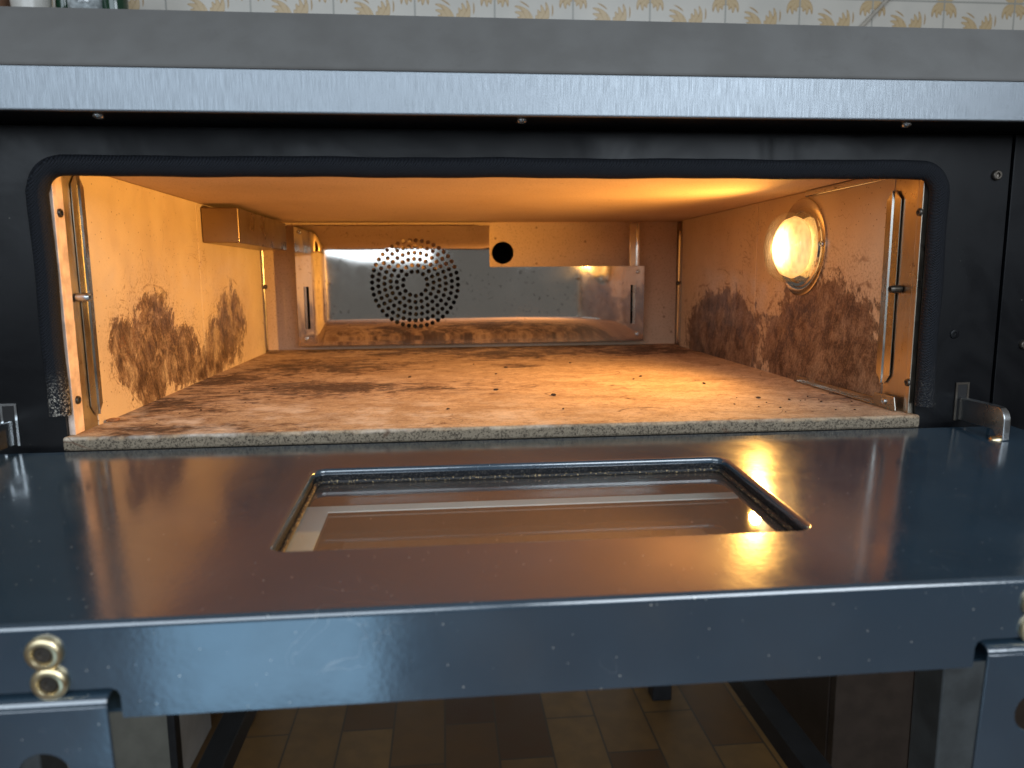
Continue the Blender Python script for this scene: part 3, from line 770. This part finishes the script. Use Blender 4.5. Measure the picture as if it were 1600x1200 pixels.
# ------------------------------------------------------------------ crumbs on the stone
random.seed(11)
CR = [(.4056, .145, 1), (.4025, .064, 0), (.3489, .188, 0), (.3754, .381, 0), (.5167, .248, 0), (.5857, .201, 0), (.358, .318, 0), (.2506, .305, 0), (.3341, .424, 0), (.2963, .078, 0),
      (.531, .27, 0), (.605, .10, 0), (.63, .085, 0), (.655, .07, 0), (.47, .42, 0)] + [(.55 + .14 * random.random() ** .6, .02 + .10 * random.random(), 2) for _ in range(14)] + [(.02 + .1 * random.random(), .02 + .3 * random.random(), 2) for _ in range(10)]
def crumb_mesh(sd, sc):
    bm = bmesh.new(); bmesh.ops.create_icosphere(bm, subdivisions=2, radius=1)
    rd = random.Random(sd)
    for v in bm.verts:
        k = rd.uniform(.75, 1.15); v.co = Vector((v.co.x * sc * 1.6 * k, v.co.y * sc * k, v.co.z * sc * .6 * k))
    me = bpy.data.meshes.new('crumb'); bm.to_mesh(me); bm.free(); me.materials.append(MAT['crumb']); return me
cm = [crumb_mesh(k, .0018) for k in range(4)]
for i, (x, y, k) in enumerate(CR):
    o = bpy.data.objects.new('crumb', cm[i % 4]); COL.objects.link(o); o.location = (x, y, .0009)
    sc = random.uniform(.7, 1.25) * (.9, 1.1, .42)[k]; o.scale = (sc, sc, sc); o.rotation_euler = (0, 0, random.uniform(0, 6))
    tag(o, 'tiny dark burnt crumb lying on the tan baking stone', 'crumb', 'burnt crumbs on the stone')
me = crumb_mesh(9, .0028); me.materials.clear(); me.materials.append(MAT['crumbp'])
o = bpy.data.objects.new('bread_crust', me); COL.objects.link(o); o.location = (.0062, .058, .0019); o.scale = (1.3, 1.2, 1.2)
tag(o, 'reddish brown crust bit in the front left corner of the stone', 'crust')

# ------------------------------------------------------------------ stand under the oven
st = root('oven_stand', 'black and dark grey metal frame standing under the oven', 'stand', (.35, .35, -.85))
for s in (-1, 1):
    xa, xb = sorted((FX(s, -.098), FX(s, -.0535)))
    boxp('leg', MAT['grey'], st, (xa, xb, .004, .045, -.85, -.07), bevel=.002)
    xa, xb = (-.190, -.146) if s < 0 else (xa, xb)
    boxp('leg', MAT['black'], st, (xa, xb, .935, .975, -.85, -.07), bevel=.002)
    xa, xb = (-.100, -.060) if s < 0 else (.826, .868)
    boxp('side_rail', MAT['black'], st, (xa, xb, .046, .934, -.66, -.62), bevel=.002)

# neighbours left and right of the stand
cb = root('kitchen_cabinet', 'olive grey cabinet with pale side and black edge left of the oven stand', 'cabinet', (-.50, .88, -.85))
boxp('carcass', MAT['cabside'], cb, (-.80, -.232, .762, .94, -.85, -.08), bevel=.001)
boxp('door', MAT['cab'], cb, (-.80, -.2435, .740, .7615, -.84, -.08), bevel=.001)
boxp('edge_strip', MAT['black'], cb, (-.2430, -.2290, .736, .7615, -.85, -.08), bevel=.001)
cd = root('kitchen_cabinet', 'dark brown cabinet front right of the oven stand', 'cabinet', (1.25, .85, -.85))
boxp('carcass', MAT['cabdark'], cd, (1.02, 1.60, .662, .94, -.85, -.08), bevel=.001)
boxp('door', MAT['cabdark'], cd, (1.022, 1.178, .640, .6615, -.84, -.08), bevel=.002)
boxp('door', MAT['cabdark'], cd, (1.182, 1.60, .640, .6615, -.84, -.08), bevel=.002)

# ------------------------------------------------------------------ things by the tiled wall behind
sh = bmesh.new(); bm_box(sh, -.70, -.262, .845, 1.059, .572, .590)
tag(link('wall_shelf', sh, MAT['wood'], None, bevel=.002), 'narrow shelf on the tiled wall carrying jars and a bottle', 'shelf')
def lathe_thing(name, prof, x, y, z, mat, label, cat):
    bm = bmesh.new(); bm_lathe(bm, prof, (x, y, z), (0, 0, 1), 28)
    return tag(link(name, bm, mat, None, smooth=50), label, cat)
Zs = .5902
lathe_thing('glass_jar', [(.012, 0), (.024, .002), (.029, .010), (.030, .03), (.029, .07), (.022, .085), (.022, .10)], -.3345, .872, Zs, MAT['clear'], 'clear glass jar with swirled base on the shelf', 'jar')
lathe_thing('glass_bottle', [(.018, 0), (.021, .002), (.022, .02), (.022, .12), (.010, .16), (.009, .21)], -.2885, .882, Zs, MAT['greenglass'], 'dark green glass bottle at the end of the shelf', 'bottle')
lathe_thing('white_pot', [(.024, 0), (.030, .003), (.033, .03), (.033, .07), (.028, .08)], -.430, .875, Zs, MAT['white'], 'whitish pot on the shelf left of the glass jar', 'pot')
lathe_thing('green_bottle', [(.014, 0), (.016, .003), (.016, .10), (.008, .13), (.008, .17)], -.385, .905, Zs, MAT['greenglass'], 'slim green bottle between the white pot and the glass jar', 'bottle')
lathe_thing('clay_pot', [(.032, 0), (.038, .004), (.042, .06), (.044, .09)], -.515, .89, Zs, MAT['brown'], 'brown clay pot at the left edge of the picture', 'pot')
bm = bmesh.new(); bm_tube(bm, [(1.115, 1.049, .565), (1.23, 1.049, .664), (1.283, 1.049, .718), (1.37, 1.049, .81)], .0042, 10)
tag(link('wooden_rod', bm, MAT['wood'], None, smooth=60), 'thin pale rod leaning slantwise against the tiled wall', 'rod')
